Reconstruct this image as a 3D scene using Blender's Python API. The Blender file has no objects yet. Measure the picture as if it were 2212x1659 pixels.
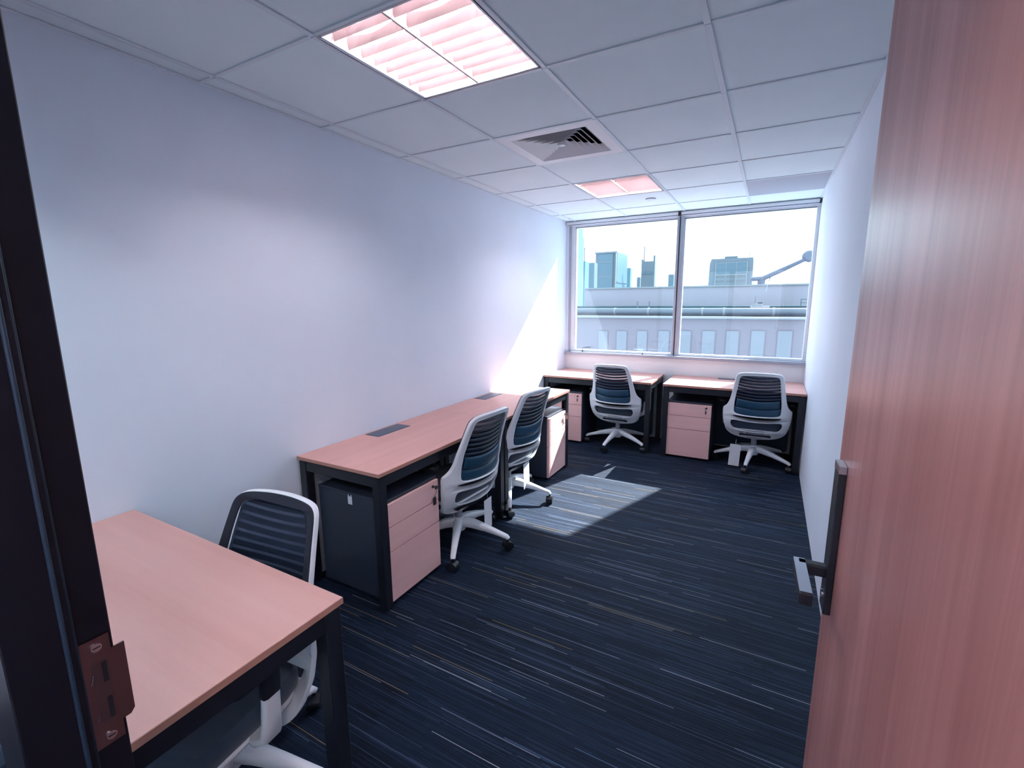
import bpy, bmesh, math, random
from mathutils import Vector, Matrix
random.seed(7)
S = bpy.context.scene
C = S.collection

# ------------------------------------------------------------------ camera
CAM = Vector((2.1673, -1.2402, 1.5373)); YAW, PITCH, ROLL, FPX = 0.5047, -0.1749, -0.0081, 1004.36
fw = Vector((-math.sin(YAW) * math.cos(PITCH), math.cos(YAW) * math.cos(PITCH), math.sin(PITCH)))
rt = fw.cross(Vector((0, 0, 1))).normalized(); up = rt.cross(fw)
cr, sr = math.cos(ROLL), math.sin(ROLL)
RX = rt * cr + up * sr; UY = -rt * sr + up * cr
cd = bpy.data.cameras.new('camera'); cam = bpy.data.objects.new('camera', cd); C.objects.link(cam)
cd.sensor_width = 36; cd.lens = FPX / 2212 * 36; cd.clip_start = 0.02; cd.clip_end = 2000
M3 = Matrix((RX, UY, -fw)).transposed()
cam.matrix_world = Matrix.Translation(CAM) @ M3.to_4x4()
S.camera = cam

# ------------------------------------------------------------------ exposure, world, sun
S.view_settings.view_transform = 'Standard'; S.view_settings.look = 'None'
S.view_settings.exposure = 1.85; S.view_settings.gamma = 1.0; S.view_settings.use_curve_mapping = False
W = bpy.data.worlds.new('sky'); S.world = W; W.use_nodes = True
nt = W.node_tree; nt.nodes.clear()
wo = nt.nodes.new('ShaderNodeOutputWorld'); bg = nt.nodes.new('ShaderNodeBackground')
tc = nt.nodes.new('ShaderNodeTexCoord'); mp = nt.nodes.new('ShaderNodeMapping'); nz = nt.nodes.new('ShaderNodeTexNoise')
cr_ = nt.nodes.new('ShaderNodeValToRGB')
mp.inputs['Scale'].default_value = (2.2, 2.2, 9.0); nz.inputs['Scale'].default_value = 1.3; nz.inputs['Detail'].default_value = 5
cr_.color_ramp.elements[0].position = .36; cr_.color_ramp.elements[0].color = (.50, .74, 1.0, 1)
cr_.color_ramp.elements[1].position = .56; cr_.color_ramp.elements[1].color = (.74, .89, 1.0, 1)
nt.links.new(tc.outputs['Generated'], mp.inputs['Vector']); nt.links.new(mp.outputs[0], nz.inputs['Vector'])
nt.links.new(nz.outputs[0], cr_.inputs[0]); nt.links.new(cr_.outputs[0], bg.inputs[0]); nt.links.new(bg.outputs[0], wo.inputs[0])
bg.inputs[1].default_value = 1.3
SUN_DIR = Vector((-.4075, -1.148, -1)).normalized()
sl = bpy.data.lights.new('sun', 'SUN'); so = bpy.data.objects.new('sun', sl); C.objects.link(so)
sl.energy = 7.4; sl.angle = math.radians(.53); sl.color = (1, .95, .92)
so.rotation_euler = SUN_DIR.to_track_quat('-Z', 'Y').to_euler(); so.location = (6, 14, 12)
LAMP_STRENGTH = 33.0; LAMP_COL = (1, .92, .99)

# ------------------------------------------------------------------ dimensions
RW, L, H = 2.497, 4.04, 2.444        # room width, window wall, ceiling
YF = -1.025                           # room face of the front partition
XA, T, YK = .1082, .6, 0.0            # ceiling grid: first line, pitch, phase

# ------------------------------------------------------------------ material helpers
def mat(name, col, rough=.5, metal=0., spec=.5, bump=0., bscale=200., sheen=0., coat=0.):
    m = bpy.data.materials.new(name); m.use_nodes = True; n = m.node_tree; b = n.nodes['Principled BSDF']
    b.inputs['Base Color'].default_value = (*col, 1); b.inputs['Roughness'].default_value = rough
    b.inputs['Metallic'].default_value = metal; b.inputs['Specular IOR Level'].default_value = spec
    if sheen: b.inputs['Sheen Weight'].default_value = sheen; b.inputs['Sheen Roughness'].default_value = .5
    if coat: b.inputs['Coat Weight'].default_value = coat; b.inputs['Coat Roughness'].default_value = .12
    t = n.nodes.new('ShaderNodeTexCoord'); x = n.nodes.new('ShaderNodeTexNoise'); x.inputs['Scale'].default_value = bscale
    n.links.new(t.outputs['Object'], x.inputs['Vector'])
    # slight tonal variation so that no surface is perfectly flat
    mx = n.nodes.new('ShaderNodeMix'); mx.data_type = 'RGBA'; mx.inputs[6].default_value = (*[c * .96 for c in col], 1); mx.inputs[7].default_value = (*[min(1, c * 1.04) for c in col], 1)
    x2 = n.nodes.new('ShaderNodeTexNoise'); x2.inputs['Scale'].default_value = 3.; n.links.new(t.outputs['Object'], x2.inputs['Vector'])
    n.links.new(x2.outputs[0], mx.inputs[0]); n.links.new(mx.outputs[2], b.inputs['Base Color'])
    if bump:
        bp = n.nodes.new('ShaderNodeBump'); bp.inputs['Strength'].default_value = bump; bp.inputs['Distance'].default_value = .002
        n.links.new(x.outputs[0], bp.inputs['Height']); n.links.new(bp.outputs[0], b.inputs['Normal'])
    return m

def wood(name, dark, light, axis, rough=.45, fine=1.0, coarse=7., spec=.12):
    """laminate with straight grain along one axis"""
    m = bpy.data.materials.new(name); m.use_nodes = True; n = m.node_tree; b = n.nodes['Principled BSDF']
    t = n.nodes.new('ShaderNodeTexCoord'); mp = n.nodes.new('ShaderNodeMapping')
    sc = [26., 26., 26.]; sc['xyz'.index(axis)] = .7; mp.inputs['Scale'].default_value = [s * fine for s in sc]
    n1 = n.nodes.new('ShaderNodeTexNoise'); n1.inputs['Scale'].default_value = 1.6; n1.inputs['Detail'].default_value = 6; n1.inputs['Roughness'].default_value = .62
    mp2 = n.nodes.new('ShaderNodeMapping'); sc2 = [coarse] * 3; sc2['xyz'.index(axis)] = .25; mp2.inputs['Scale'].default_value = sc2
    n2 = n.nodes.new('ShaderNodeTexNoise'); n2.inputs['Scale'].default_value = 1.; n2.inputs['Detail'].default_value = 2
    r = n.nodes.new('ShaderNodeValToRGB'); r.color_ramp.elements[0].position = .34; r.color_ramp.elements[1].position = .66
    r.color_ramp.elements[0].color = (*dark, 1); r.color_ramp.elements[1].color = (*light, 1)
    mx = n.nodes.new('ShaderNodeMix'); mx.data_type = 'FLOAT'; mx.inputs[0].default_value = .5
    n.links.new(t.outputs['Object'], mp.inputs['Vector']); n.links.new(mp.outputs[0], n1.inputs['Vector'])
    n.links.new(t.outputs['Object'], mp2.inputs['Vector']); n.links.new(mp2.outputs[0], n2.inputs['Vector'])
    n.links.new(n1.outputs[0], mx.inputs[2]); n.links.new(n2.outputs[0], mx.inputs[3]); n.links.new(mx.outputs[0], r.inputs[0])
    n.links.new(r.outputs[0], b.inputs['Base Color']); b.inputs['Roughness'].default_value = rough; b.inputs['Specular IOR Level'].default_value = spec
    bp = n.nodes.new('ShaderNodeBump'); bp.inputs['Strength'].default_value = .06; bp.inputs['Distance'].default_value = .001
    n.links.new(n1.outputs[0], bp.inputs['Height']); n.links.new(bp.outputs[0], b.inputs['Normal'])
    return m

def carpet():
    m = bpy.data.materials.new('carpet'); m.use_nodes = True; n = m.node_tree; b = n.nodes['Principled BSDF']
    N = n.nodes.new; Lk = n.links.new
    def mth(op, a, bb=None, cc=None):
        k = N('ShaderNodeMath'); k.operation = op
        for i, v in enumerate((a, bb, cc)):
            if v is None: continue
            if isinstance(v, (int, float)): k.inputs[i].default_value = v
            else: Lk(v, k.inputs[i])
        return k.outputs[0]
    t = N('ShaderNodeTexCoord'); s = N('ShaderNodeSeparateXYZ'); Lk(t.outputs['Object'], s.inputs[0]); X, Y = s.outputs[0], s.outputs[1]
    def wn(a, bb, seed):
        cx = N('ShaderNodeCombineXYZ'); Lk(a, cx.inputs[0]); cx.inputs[2].default_value = seed
        if bb is not None: Lk(bb, cx.inputs[1])
        w = N('ShaderNodeTexWhiteNoise'); w.noise_dimensions = '3D'; Lk(cx.outputs[0], w.inputs['Vector']); return w
    def streaks(pitch, length, thr, seed):
        row = mth('FLOOR', mth('DIVIDE', Y, pitch)); off = wn(row, None, seed).outputs['Value']
        cell = mth('FLOOR', mth('ADD', mth('DIVIDE', X, length), mth('MULTIPLY', off, 9.)))
        w = wn(row, cell, seed + 3.); return mth('GREATER_THAN', w.outputs['Value'], thr), wn(row, cell, seed + 7.).outputs['Value']
    # dark pile, varied row by row and plank by plank
    base = N('ShaderNodeValToRGB'); e = base.color_ramp.elements
    e[0].color = (.002, .0033, .010, 1); e[1].color = (.009, .024, .056, 1)
    mp = N('ShaderNodeMapping'); mp.inputs['Scale'].default_value = (2.5, 150, 1); nn = N('ShaderNodeTexNoise'); nn.inputs['Scale'].default_value = 1; nn.inputs['Detail'].default_value = 4
    Lk(t.outputs['Object'], mp.inputs['Vector']); Lk(mp.outputs[0], nn.inputs['Vector'])
    pl = wn(mth('FLOOR', mth('DIVIDE', X, 1.0)), mth('FLOOR', mth('DIVIDE', Y, .25)), 1.).outputs['Value']
    v = mth('ADD', mth('MULTIPLY', mth('SUBTRACT', nn.outputs[0], .5), 2.2), mth('ADD', .3, mth('MULTIPLY', pl, .25)))
    Lk(v, base.inputs[0])
    k1, c1 = streaks(.0028, .42, .972, 11.); k2, c2 = streaks(.0022, .26, .84, 23.); k3, c3 = streaks(.0024, .55, .95, 41.)
    col = N('ShaderNodeValToRGB'); col.color_ramp.interpolation = 'CONSTANT'; e = col.color_ramp.elements
    e[0].color = (.22, .26, .34, 1); e[1].position = .45; e[1].color = (.10, .17, .30, 1)
    x = e.new(.60); x.color = (.34, .24, .11, 1); x = e.new(.84); x.color = (.40, .40, .42, 1)
    Lk(c1, col.inputs[0])
    m1 = N('ShaderNodeMix'); m1.data_type = 'RGBA'; Lk(mth('MULTIPLY', k2, .5), m1.inputs[0]); Lk(base.outputs[0], m1.inputs[6]); m1.inputs[7].default_value = (.026, .056, .11, 1)
    m2 = N('ShaderNodeMix'); m2.data_type = 'RGBA'; Lk(mth('MULTIPLY', k1, .8), m2.inputs[0]); m3 = N('ShaderNodeMix'); m3.data_type = 'RGBA'; Lk(mth('MULTIPLY', k3, .8), m3.inputs[0]); Lk(m1.outputs[2], m3.inputs[6]); m3.inputs[7].default_value = (.055, .085, .15, 1); Lk(m3.outputs[2], m2.inputs[6]); Lk(col.outputs[0], m2.inputs[7])
    Lk(m2.outputs[2], b.inputs['Base Color']); b.inputs['Roughness'].default_value = .6; b.inputs['Specular IOR Level'].default_value = .15
    b.inputs['Sheen Weight'].default_value = .0; b.inputs['Sheen Roughness'].default_value = .45; b.inputs['Sheen Tint'].default_value = (.8, .9, 1, 1)
    nb = N('ShaderNodeTexNoise'); nb.inputs['Scale'].default_value = 420; Lk(t.outputs['Object'], nb.inputs['Vector'])
    hh = mth('ADD', nb.outputs[0], mth('MULTIPLY', nn.outputs[0], .8))
    bp = N('ShaderNodeBump'); bp.inputs['Strength'].default_value = .7; bp.inputs['Distance'].default_value = .004; Lk(hh, bp.inputs['Height']); Lk(bp.outputs[0], b.inputs['Normal'])
    return m

def glass(name, tint, gloss=.06, frost=0.):
    m = bpy.data.materials.new(name); m.use_nodes = True; n = m.node_tree; n.nodes.clear()
    o = n.nodes.new('ShaderNodeOutputMaterial'); tr = n.nodes.new('ShaderNodeBsdfTransparent'); g = n.nodes.new('ShaderNodeBsdfGlossy')
    ge = n.nodes.new('ShaderNodeNewGeometry'); dt = n.nodes.new('ShaderNodeVectorMath'); dt.operation = 'DOT_PRODUCT'
    n.links.new(ge.outputs['Incoming'], dt.inputs[0]); n.links.new(ge.outputs['Normal'], dt.inputs[1])
    def mt(op, x, y=None):
        k = n.nodes.new('ShaderNodeMath'); k.operation = op; n.links.new(x, k.inputs[0]) if not isinstance(x, float) else setattr(k.inputs[0], 'default_value', x)
        if y is not None: n.links.new(y, k.inputs[1]) if not isinstance(y, float) else setattr(k.inputs[1], 'default_value', y)
        return k.outputs[0]
    # Schlick reflectance, the same from both sides of the thin pane
    fac = mt('ADD', mt('MULTIPLY', mt('POWER', mt('SUBTRACT', 1., mt('ABSOLUTE', dt.outputs['Value'])), 5.), .9), gloss)
    tr.inputs[0].default_value = (*tint, 1); g.inputs['Roughness'].default_value = frost; g.inputs[0].default_value = (.9, .97, 1, 1)
    mx = n.nodes.new('ShaderNodeMixShader'); n.links.new(fac, mx.inputs[0])
    n.links.new(tr.outputs[0], mx.inputs[1]); n.links.new(g.outputs[0], mx.inputs[2]); n.links.new(mx.outputs[0], o.inputs[0])
    return m

def mesh_fabric(name, col, open_):
    m = bpy.data.materials.new(name); m.use_nodes = True; n = m.node_tree; b = n.nodes['Principled BSDF']; o = n.nodes['Material Output']
    b.inputs['Base Color'].default_value = (*col, 1); b.inputs['Roughness'].default_value = .7
    tr = n.nodes.new('ShaderNodeBsdfTransparent'); tr.inputs[0].default_value = (.85, .92, 1, 1)
    mx = n.nodes.new('ShaderNodeMixShader'); mx.inputs[0].default_value = open_; n.links.new(b.outputs[0], mx.inputs[1]); n.links.new(tr.outputs[0], mx.inputs[2]); n.links.new(mx.outputs[0], o.inputs[0])
    return m

def emit(name, col, s):
    m = bpy.data.materials.new(name); m.use_nodes = True; n = m.node_tree; n.nodes.clear()
    o = n.nodes.new('ShaderNodeOutputMaterial'); e = n.nodes.new('ShaderNodeEmission'); e.inputs[0].default_value = (*col, 1); e.inputs[1].default_value = s
    n.links.new(e.outputs[0], o.inputs[0]); return m

PAINT = mat('wall_paint', (.76, .82, .92), .75, bump=.05, bscale=350)
PAINT_BACK = mat('wall_paint_window', (.80, .84, .87), .75, bump=.05, bscale=350)
CEIL = mat('ceiling_tile', (.80, .92, .99), .85, bump=.12, bscale=260)
TBAR = mat('tee_bar_white', (.74, .82, .89), .45)
CARPET = carpet()
BLACK = mat('black_powder_coat', (.010, .012, .020), .38, spec=.5)
STEEL = mat('pedestal_steel', (.030, .040, .065), .42)
PANEL = mat('navy_panel', (.010, .034, .062), .45)
WOODX = wood('beech_laminate_x', (.67, .365, .325), (.75, .435, .39), 'x', fine=.5)
WOODY = wood('beech_laminate_y', (.67, .365, .325), (.75, .435, .39), 'y', fine=.5)
WOODZ = wood('beech_laminate_z', (.58, .33, .29), (.69, .42, .37), 'z', fine=.6)
WOODEDGE = mat('edge_band', (.50, .24, .18), .5)
DOORWOOD = wood('door_veneer', (.29, .115, .105), (.53, .26, .245), 'z', rough=.33, fine=1.0, coarse=9., spec=.4)
FRAME_DARK = mat('dark_aluminium', (.004, .005, .010), .36, metal=.0, spec=.25)
SEAL = mat('rubber_seal', (.008, .022, .045), .45)
STRIKE = mat('strike_steel', (.20, .15, .16), .30, metal=1.)
CHROME = mat('brushed_steel', (.55, .58, .62), .25, metal=1.)
ALU = mat('window_aluminium', (.40, .43, .50), .4, metal=.0)
WHITE_ALU = mat('white_profile', (.78, .80, .84), .4)
SILL = mat('sill_paint', (.34, .37, .45), .4)
GASKET = mat('black_gasket', (.006, .006, .010), .5)
GLASS = glass('window_glass', (.93, .98, 1.0), .045)
GLASS_TEAL = glass('partition_glass', (.74, .88, .90), .05)
CH_WHITE = mat('chair_white_plastic', (.86, .88, .92), .34, spec=.5)
CH_GREY = mat('chair_grey_plastic', (.30, .34, .42), .45)
CH_DARK = mat('chair_black_plastic', (.012, .014, .022), .42)
CH_SEAT = mat('seat_fabric', (.030, .048, .085), .85, bump=.5, bscale=500, sheen=.3)
CH_PAD = mat('lumbar_plastic', (.008, .055, .11), .42)
CH_SLAT = mat('slat_plastic', (.012, .022, .048), .4)
CH_MESH = mesh_fabric('knit_mesh', (.010, .020, .050), .42)
CH_BORD = mat('border_fabric', (.014, .016, .030), .8, bump=.4, bscale=600)
RUBBER = mat('caster_black', (.010, .012, .018), .35)
TAG = mat('paper_tag', (.80, .81, .84), .7)
LAMP_WHITE = mat('luminaire_white', (.60, .52, .525), .35)
LOUVRE = mat('louvre_blade', (.30, .225, .23), .32, spec=.6)
TUBE = emit('fluorescent_tube', LAMP_COL, LAMP_STRENGTH)
TUBE_FILL = emit('corridor_fill_tube', (1, .86, .88), 30.)  # glow of the added corridor fill lamps
VENT_DARK = mat('duct_dark', (.010, .012, .016), .8)
VENT = mat('vent_aluminium', (.86, .88, .92), .45)
LIDGREY = mat('cable_lid_grey', (.10, .12, .17), .42, metal=.3)
BRASS = mat('lock_metal', (.12, .10, .10), .35, metal=.8)

# ------------------------------------------------------------------ geometry helpers
class MB:
    def __init__(s): s.v = []; s.f = []; s.sm = []
    def _add(s, vs, fs, smooth=False):
        o = len(s.v); s.v += [tuple(v) for v in vs]; s.f += [tuple(i + o for i in f) for f in fs]; s.sm += [smooth] * len(fs); return s
    def box(s, x0, x1, y0, y1, z0, z1):
        vs = [(x, y, z) for z in (z0, z1) for y in (y0, y1) for x in (x0, x1)]
        return s._add(vs, [(0, 2, 3, 1), (4, 5, 7, 6), (0, 1, 5, 4), (2, 6, 7, 3), (0, 4, 6, 2), (1, 3, 7, 5)])
    def rings(s, rings, cap=True, smooth=True):
        n = len(rings[0]); vs = [p for r in rings for p in r]; fs = []
        for i in range(len(rings) - 1):
            for j in range(n): fs.append((i * n + j, i * n + (j + 1) % n, (i + 1) * n + (j + 1) % n, (i + 1) * n + j))
        s._add(vs, fs, smooth)
        if cap:
            s._add(rings[0], [tuple(reversed(range(n)))]); s._add(rings[-1], [tuple(range(n))])
        return s
    def tube(s, pts, r, n=10, cap=True):
        pts = [Vector(p) for p in pts]; rs = r if isinstance(r, (list, tuple)) else [r] * len(pts); R = []
        for i, p in enumerate(pts):
            d = (pts[min(i + 1, len(pts) - 1)] - pts[max(i - 1, 0)]).normalized()
            a = d.cross(Vector((0, 0, 1)) if abs(d.z) < .95 else Vector((1, 0, 0))).normalized(); b = d.cross(a)
            R.append([p + a * (rs[i] * math.cos(2 * math.pi * k / n)) + b * (rs[i] * math.sin(2 * math.pi * k / n)) for k in range(n)])
        # orientation consistent outward
        return s.rings([list(reversed(q)) for q in R], cap)
    def sweep(s, pts, w, h, side):
        """rectangular bar along pts; side = width direction; w,h may be lists"""
        pts = [Vector(p) for p in pts]; side = Vector(side).normalized(); R = []
        for i, p in enumerate(pts):
            d = (pts[min(i + 1, len(pts) - 1)] - pts[max(i - 1, 0)]).normalized(); u = side.cross(d).normalized()
            ww = (w[i] if isinstance(w, (list, tuple)) else w) / 2; hh = (h[i] if isinstance(h, (list, tuple)) else h) / 2
            R.append([p + side * a * ww + u * b * hh for a, b in ((-1, -.6), (-.7, -1), (.7, -1), (1, -.6), (1, .6), (.7, 1), (-.7, 1), (-1, .6))])
        return s.rings([list(reversed(q)) for q in R], True, True)
    def prism(s, poly, z0, z1):
        n = len(poly); vs = [(x, y, z0) for x, y in poly] + [(x, y, z1) for x, y in poly]
        s._add(vs, [tuple(reversed(range(n))), tuple(range(n, 2 * n))] + [(i, (i + 1) % n, n + (i + 1) % n, n + i) for i in range(n)]); return s
    def data(s, name, m, bevel=0., seg=2, fix=True):
        me = bpy.data.meshes.new(name); me.from_pydata(s.v, [], s.f); me.update()
        me.polygons.foreach_set('use_smooth', s.sm)
        if bevel or fix:
            b = bmesh.new(); b.from_mesh(me)
            if fix: bmesh.ops.recalc_face_normals(b, faces=b.faces)
            if bevel: bmesh.ops.bevel(b, geom=[e for e in b.edges if len(e.link_faces) == 2 and e.calc_face_angle(0) > .5], offset=bevel, segments=seg, profile=.5, affect='EDGES', clamp_overlap=True)
            b.to_mesh(me); b.free()
        if m: me.materials.append(m)
        return me
    def build(s, name, m, parent=None, loc=(0, 0, 0), bevel=0., rot=(0, 0, 0), seg=2):
        return link(name, s.data(name, m, bevel, seg), parent, loc, rot)

def link(name, me, parent=None, loc=(0, 0, 0), rot=(0, 0, 0)):
    o = bpy.data.objects.new(name, me); C.objects.link(o); o.parent = parent; o.location = loc; o.rotation_euler = rot; return o
def tag(o, label, cat, group=None):
    o['label'] = label; o['category'] = cat
    if group: o['group'] = group
    return o
def thing(name, label, cat, loc=(0, 0, 0), rz=0, group=None):
    return tag(link(name, None, None, loc, (0, 0, rz)), label, cat, group)
def struct(o): o['kind'] = 'structure'; return o
def B(*a): return MB().box(*a)
def rrect(x0, x1, y0, y1, r, n=5):
    out = []
    for cx, cy, a0 in ((x1 - r, y0 + r, -90), (x1 - r, y1 - r, 0), (x0 + r, y1 - r, 90), (x0 + r, y0 + r, 180)):
        for k in range(n + 1):
            a = math.radians(a0 + 90 * k / n); out.append((cx + r * math.cos(a), cy + r * math.sin(a)))
    return out

# ------------------------------------------------------------------ room shell
struct(B(-.4, 3.4, -2.9, L + .02, -.06, 0).build('floor', CARPET))
struct(B(-.15, 0, YF - .1, L + .16, 0, H + .25).build('wall_left', PAINT))
struct(B(RW, RW + .15, YF - .1, L + .16, 0, H + .25).build('wall_right', PAINT))
# window wall: breast below the sill, lintel above the head
wb = struct(link('wall_back', None))
B(0, RW, L, L + .16, -.06, .915).build('parapet', PAINT_BACK, wb)
B(0, RW, L, L + .16, 2.400, H + .25).build('lintel', PAINT, wb)
B(-.15, .03, L, L + .16, .915, 2.400).build('reveal', PAINT, wb)
struct(B(2.88, 3.8, L + .16, 6.5, -12, 9).build('wall_sun_block', mat('sun_block_render', (.55, .57, .6), .8)))  # unseen wall added to block the sun and shape its floor patch

# ceiling: slab, tee bars and lay-in tiles
cl = struct(B(-.15, RW + .15, YF - .1, L + .16, H + .25, H + .33).build('ceiling', mat('slab', (.4, .4, .42), .9)))
xs = [0., XA, XA + T, XA + 2 * T, XA + 3 * T, RW]; ys = [YF, -.6] + [T * k for k in range(0, 7)] + [L]
BAR = .022; HOLES = {(2, 2): 'light', (2, 4): 'vent', (2, 6): 'light'}
tilemesh = {}
for i in range(5):
    for j in range(len(ys) - 1):
        if (i, j) in HOLES: continue
        g = .0015; a = xs[i] + (BAR / 2 - .006 if i > 0 else 0); b = xs[i + 1] - (BAR / 2 - .006 if i < 4 else 0)
        c = ys[j] + (BAR / 2 - .006 if j > 0 else 0); d = ys[j + 1] - (BAR / 2 - .006 if j < len(ys) - 2 else 0)
        k = (round(b - a, 3), round(d - c, 3)); acc = (i == 4 and j == 7)
        if acc: link('access_panel', B(a + .004, b - .004, c + .004, d - .004, H + .002, H + .012).data('access_panel', mat('access_panel_grey', (.46, .50, .58), .6)), cl)['label'] = 'grey access panel'; continue
        if k not in tilemesh: tilemesh[k] = B(0, k[0], 0, k[1], 0, .014).data('tile', CEIL, .002, 1)
        link('tile', tilemesh[k], cl, (a, c, H + .006))
for x in xs[1:-1]:
    for j in range(len(ys) - 1): B(x - BAR / 2, x + BAR / 2, ys[j] + .002, ys[j + 1] - .002, H, H + .005).build('tee_bar', TBAR, cl, bevel=.0008)
for y in ys[1:-1]:
    for i in range(5):
        o = BAR / 2 + .001; B(xs[i] + (o if i else 0), xs[i + 1] - (o if i < 4 else 0), y - .008, y + .008, H + .001, H + .0055).build('tee_bar', TBAR, cl)
for nm, bb in (('edge_trim', (0, .018, YF, L, H, H + .004)), ('edge_trim', (RW - .018, RW, YF, L, H, H + .004)), ('edge_trim', (0, RW, L - .018, L, H, H + .004))): B(*bb).build(nm, TBAR, cl)
cov = MB(); cov.tube([(0, 0, 0), (0, 0, -.006)], .042, 24); cov.build('cover_plate', TBAR, cl, (1.13, 3.27, H + .004)); MB().tube([(0, 0, 0), (0, 0, -.002)], .046, 24).build('cover_gap', GASKET, cl, (1.13, 3.27, H + .005))

# ------------------------------------------------------------------ window
win = struct(link('window_1', None))
ZS, ZH = .940, 2.400; FY0, FY1 = L + .03, L + .10
B(.045, .098, FY0, FY1, ZS, ZH).build('frame_post', WHITE_ALU, win, bevel=.003)
B(.03, .045, L + .005, FY1, ZS, ZH).build('frame_bead', ALU, win)
B(RW - .030, RW, FY0, FY1, ZS, ZH).build('frame_post', WHITE_ALU, win, bevel=.003)
B(1.236, 1.262, L + .015, FY1 + .01, ZS - .01, ZH + .012).build('mullion', ALU, win, bevel=.003)
B(1.270, 1.306, L + .015, FY1 + .01, ZS - .01, ZH).build('mullion', ALU, win, bevel=.003)
B(1.2622, 1.2698, L + .012, FY1, ZS - .01, ZH + .02).build('mullion_gasket', GASKET, win)
for a, b in ((.098, 1.236), (1.306, RW - .030)):
    B(a, b, FY0 + .005, FY1, ZH - .022, ZH).build('head_rail', WHITE_ALU, win)
    B(a, b, FY0 + .002, FY0 + .005, ZH - .025, ZH - .019).build('head_gasket', GASKET, win)
    B(a, b, FY0, FY1, ZS, ZS + .024).build('bottom_rail', WHITE_ALU, win, bevel=.003)
    B(a + .001, a + .012, FY0 + .01, FY1 - .01, ZS + .024, ZH - .022).build('sash_edge', WHITE_ALU, win)
    B(a + .012, b - .001, FY0 + .032, FY0 + .038, ZS + .024, ZH - .022).build('pane', GLASS, win)
sl_ = B(.0, RW, L - .036, L + .03, ZS - .030, ZS).build('sill', SILL, win, bevel=.003)
B(.0, RW, L + .03, L + .22, ZS - .03, ZS - .004).build('outer_sill', SILL, win)
# small folding stay handles standing on the sill
for hx, d in ((.215, 1), (.93, -1)):
    h = MB(); h.tube([(hx, L + .010, ZS), (hx, L + .010, ZS + .045), (hx + d * .012, L + .010, ZS + .052), (hx + d * .10, L + .012, ZS + .056)], .004, 8)
    ho = h.build('stay_handle', BLACK if d > 0 else CHROME, win); MB().tube([(hx, L + .010, ZS - .001), (hx, L + .010, ZS + .012)], .009, 10).build('handle_foot', BLACK, ho)
# roller blind cassettes tucked under the ceiling at the head
for k, (a, b, lab) in enumerate(((.012, 1.255, 'white roller blind cassette above the window pane nearer the long white wall'), (1.272, RW - .012, 'white roller blind cassette above the wider window pane beside the door-side wall'))):
    t = thing('roller_blind', lab, 'blind', (a, L - .022, 2.405), 0, 'roller blind cassettes')
    w = b - a; B(0, w, -.012, .020, .006, .034).build('cassette', WHITE_ALU, t, bevel=.004); MB().tube([(0, .004, .004), (w, .004, .004)], .0035, 8).build('bottom_bar', LIDGREY, t)
    B(w - .006, w + .004, -.014, .022, -.004, .038).build('end_bracket', GASKET, t); B(-.004, .006, -.014, .022, -.004, .038).build('end_bracket', GASKET if k else WHITE_ALU, t)

# ------------------------------------------------------------------ front partition, door frame, door leaf
XJ, Y0, Y1, Y2 = 1.462, -1.121, -1.062, -1.025; DH = 2.10
fr = struct(link('trim_1', None))
MB().prism([(1.385, Y0), (1.474, Y0), (1.474, Y1), (XJ, Y1), (XJ, Y2), (1.385, Y2)], 0, DH).build('door_jamb', FRAME_DARK, fr, bevel=.0015, seg=1)
for xx, yy in ((XJ + .004, Y1 + .0005), (1.4745, Y1 - .009)): MB().tube([(xx, yy, 0), (xx, yy, DH)], .0026, 8).build('seal', SEAL, fr)
XH = 2.338
MB().prism([(2.42, Y0), (2.42, Y2), (XH + .002, Y2), (XH + .002, Y1), (XH - .010, Y1), (XH - .010, Y0)], 0, DH).build('door_jamb', FRAME_DARK, fr, bevel=.0015, seg=1)
B(1.385, 2.42, Y0, Y2, DH, DH + .07).build('door_head', FRAME_DARK, fr, bevel=.0015)
# strike plate on the rabbet of the jamb, with its lip reaching past the corner
zc = 1.056
st = link('strike_plate', None, fr); st['label'] = 'brushed steel strike plate'
prof = [(Y1 + .001, -.075), (Y2 - .004, -.075), (Y2 - .004, -.052), (Y2 + .005, -.052), (Y2 + .010, -.046), (Y2 + .010, .052), (Y2 - .004, .052), (Y2 - .004, .075), (Y1 + .001, .075)]
pm = MB(); n = len(prof)
def lip(y): return XJ + .0006 + (0 if y < Y2 else -.06 * (y - Y2))
pm._add([(lip(y), y, zc + z) for y, z in prof] + [(lip(y) + .0022, y, zc + z) for y, z in prof], [tuple(range(n)), tuple(reversed(range(n, 2 * n)))] + [(i, n + i, n + (i + 1) % n, (i + 1) % n) for i in range(n)])
pm.build('plate', STRIKE, st)
B(XJ + .0022, XJ + .0034, Y1 + .012, Y2 - .009, zc - .042, zc + .042).build('dust_box', mat('strike_dark_steel', (.16, .12, .13), .4, metal=1.), st, bevel=.0005)  # slightly darker steel plate raised on the strike
for z0, z1 in ((.012, .040), (-.040, -.010)): B(XJ + .003, XJ + .0042, Y2 - .016, Y2 - .011, zc + z0, zc + z1).build('slot', GASKET, st)
for z in (.063, -.063):
    q = MB().tube([(XJ + .002, -1.043, zc + z), (XJ + .005, -1.043, zc + z)], .0055, 14).build('screw', CHROME, st); B(XJ + .0046, XJ + .0052, -1.047, -1.039, zc + z - .0008, zc + z + .0008).build('screw_slot', GASKET, q)
for z in (.022, -.030): MB().tube([(XJ + .0028, Y1 + .009, zc + z - .006), (XJ + .0034, Y1 + .012, zc + z + .006)], .0007, 6).build('scratch', CHROME, st)
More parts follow.
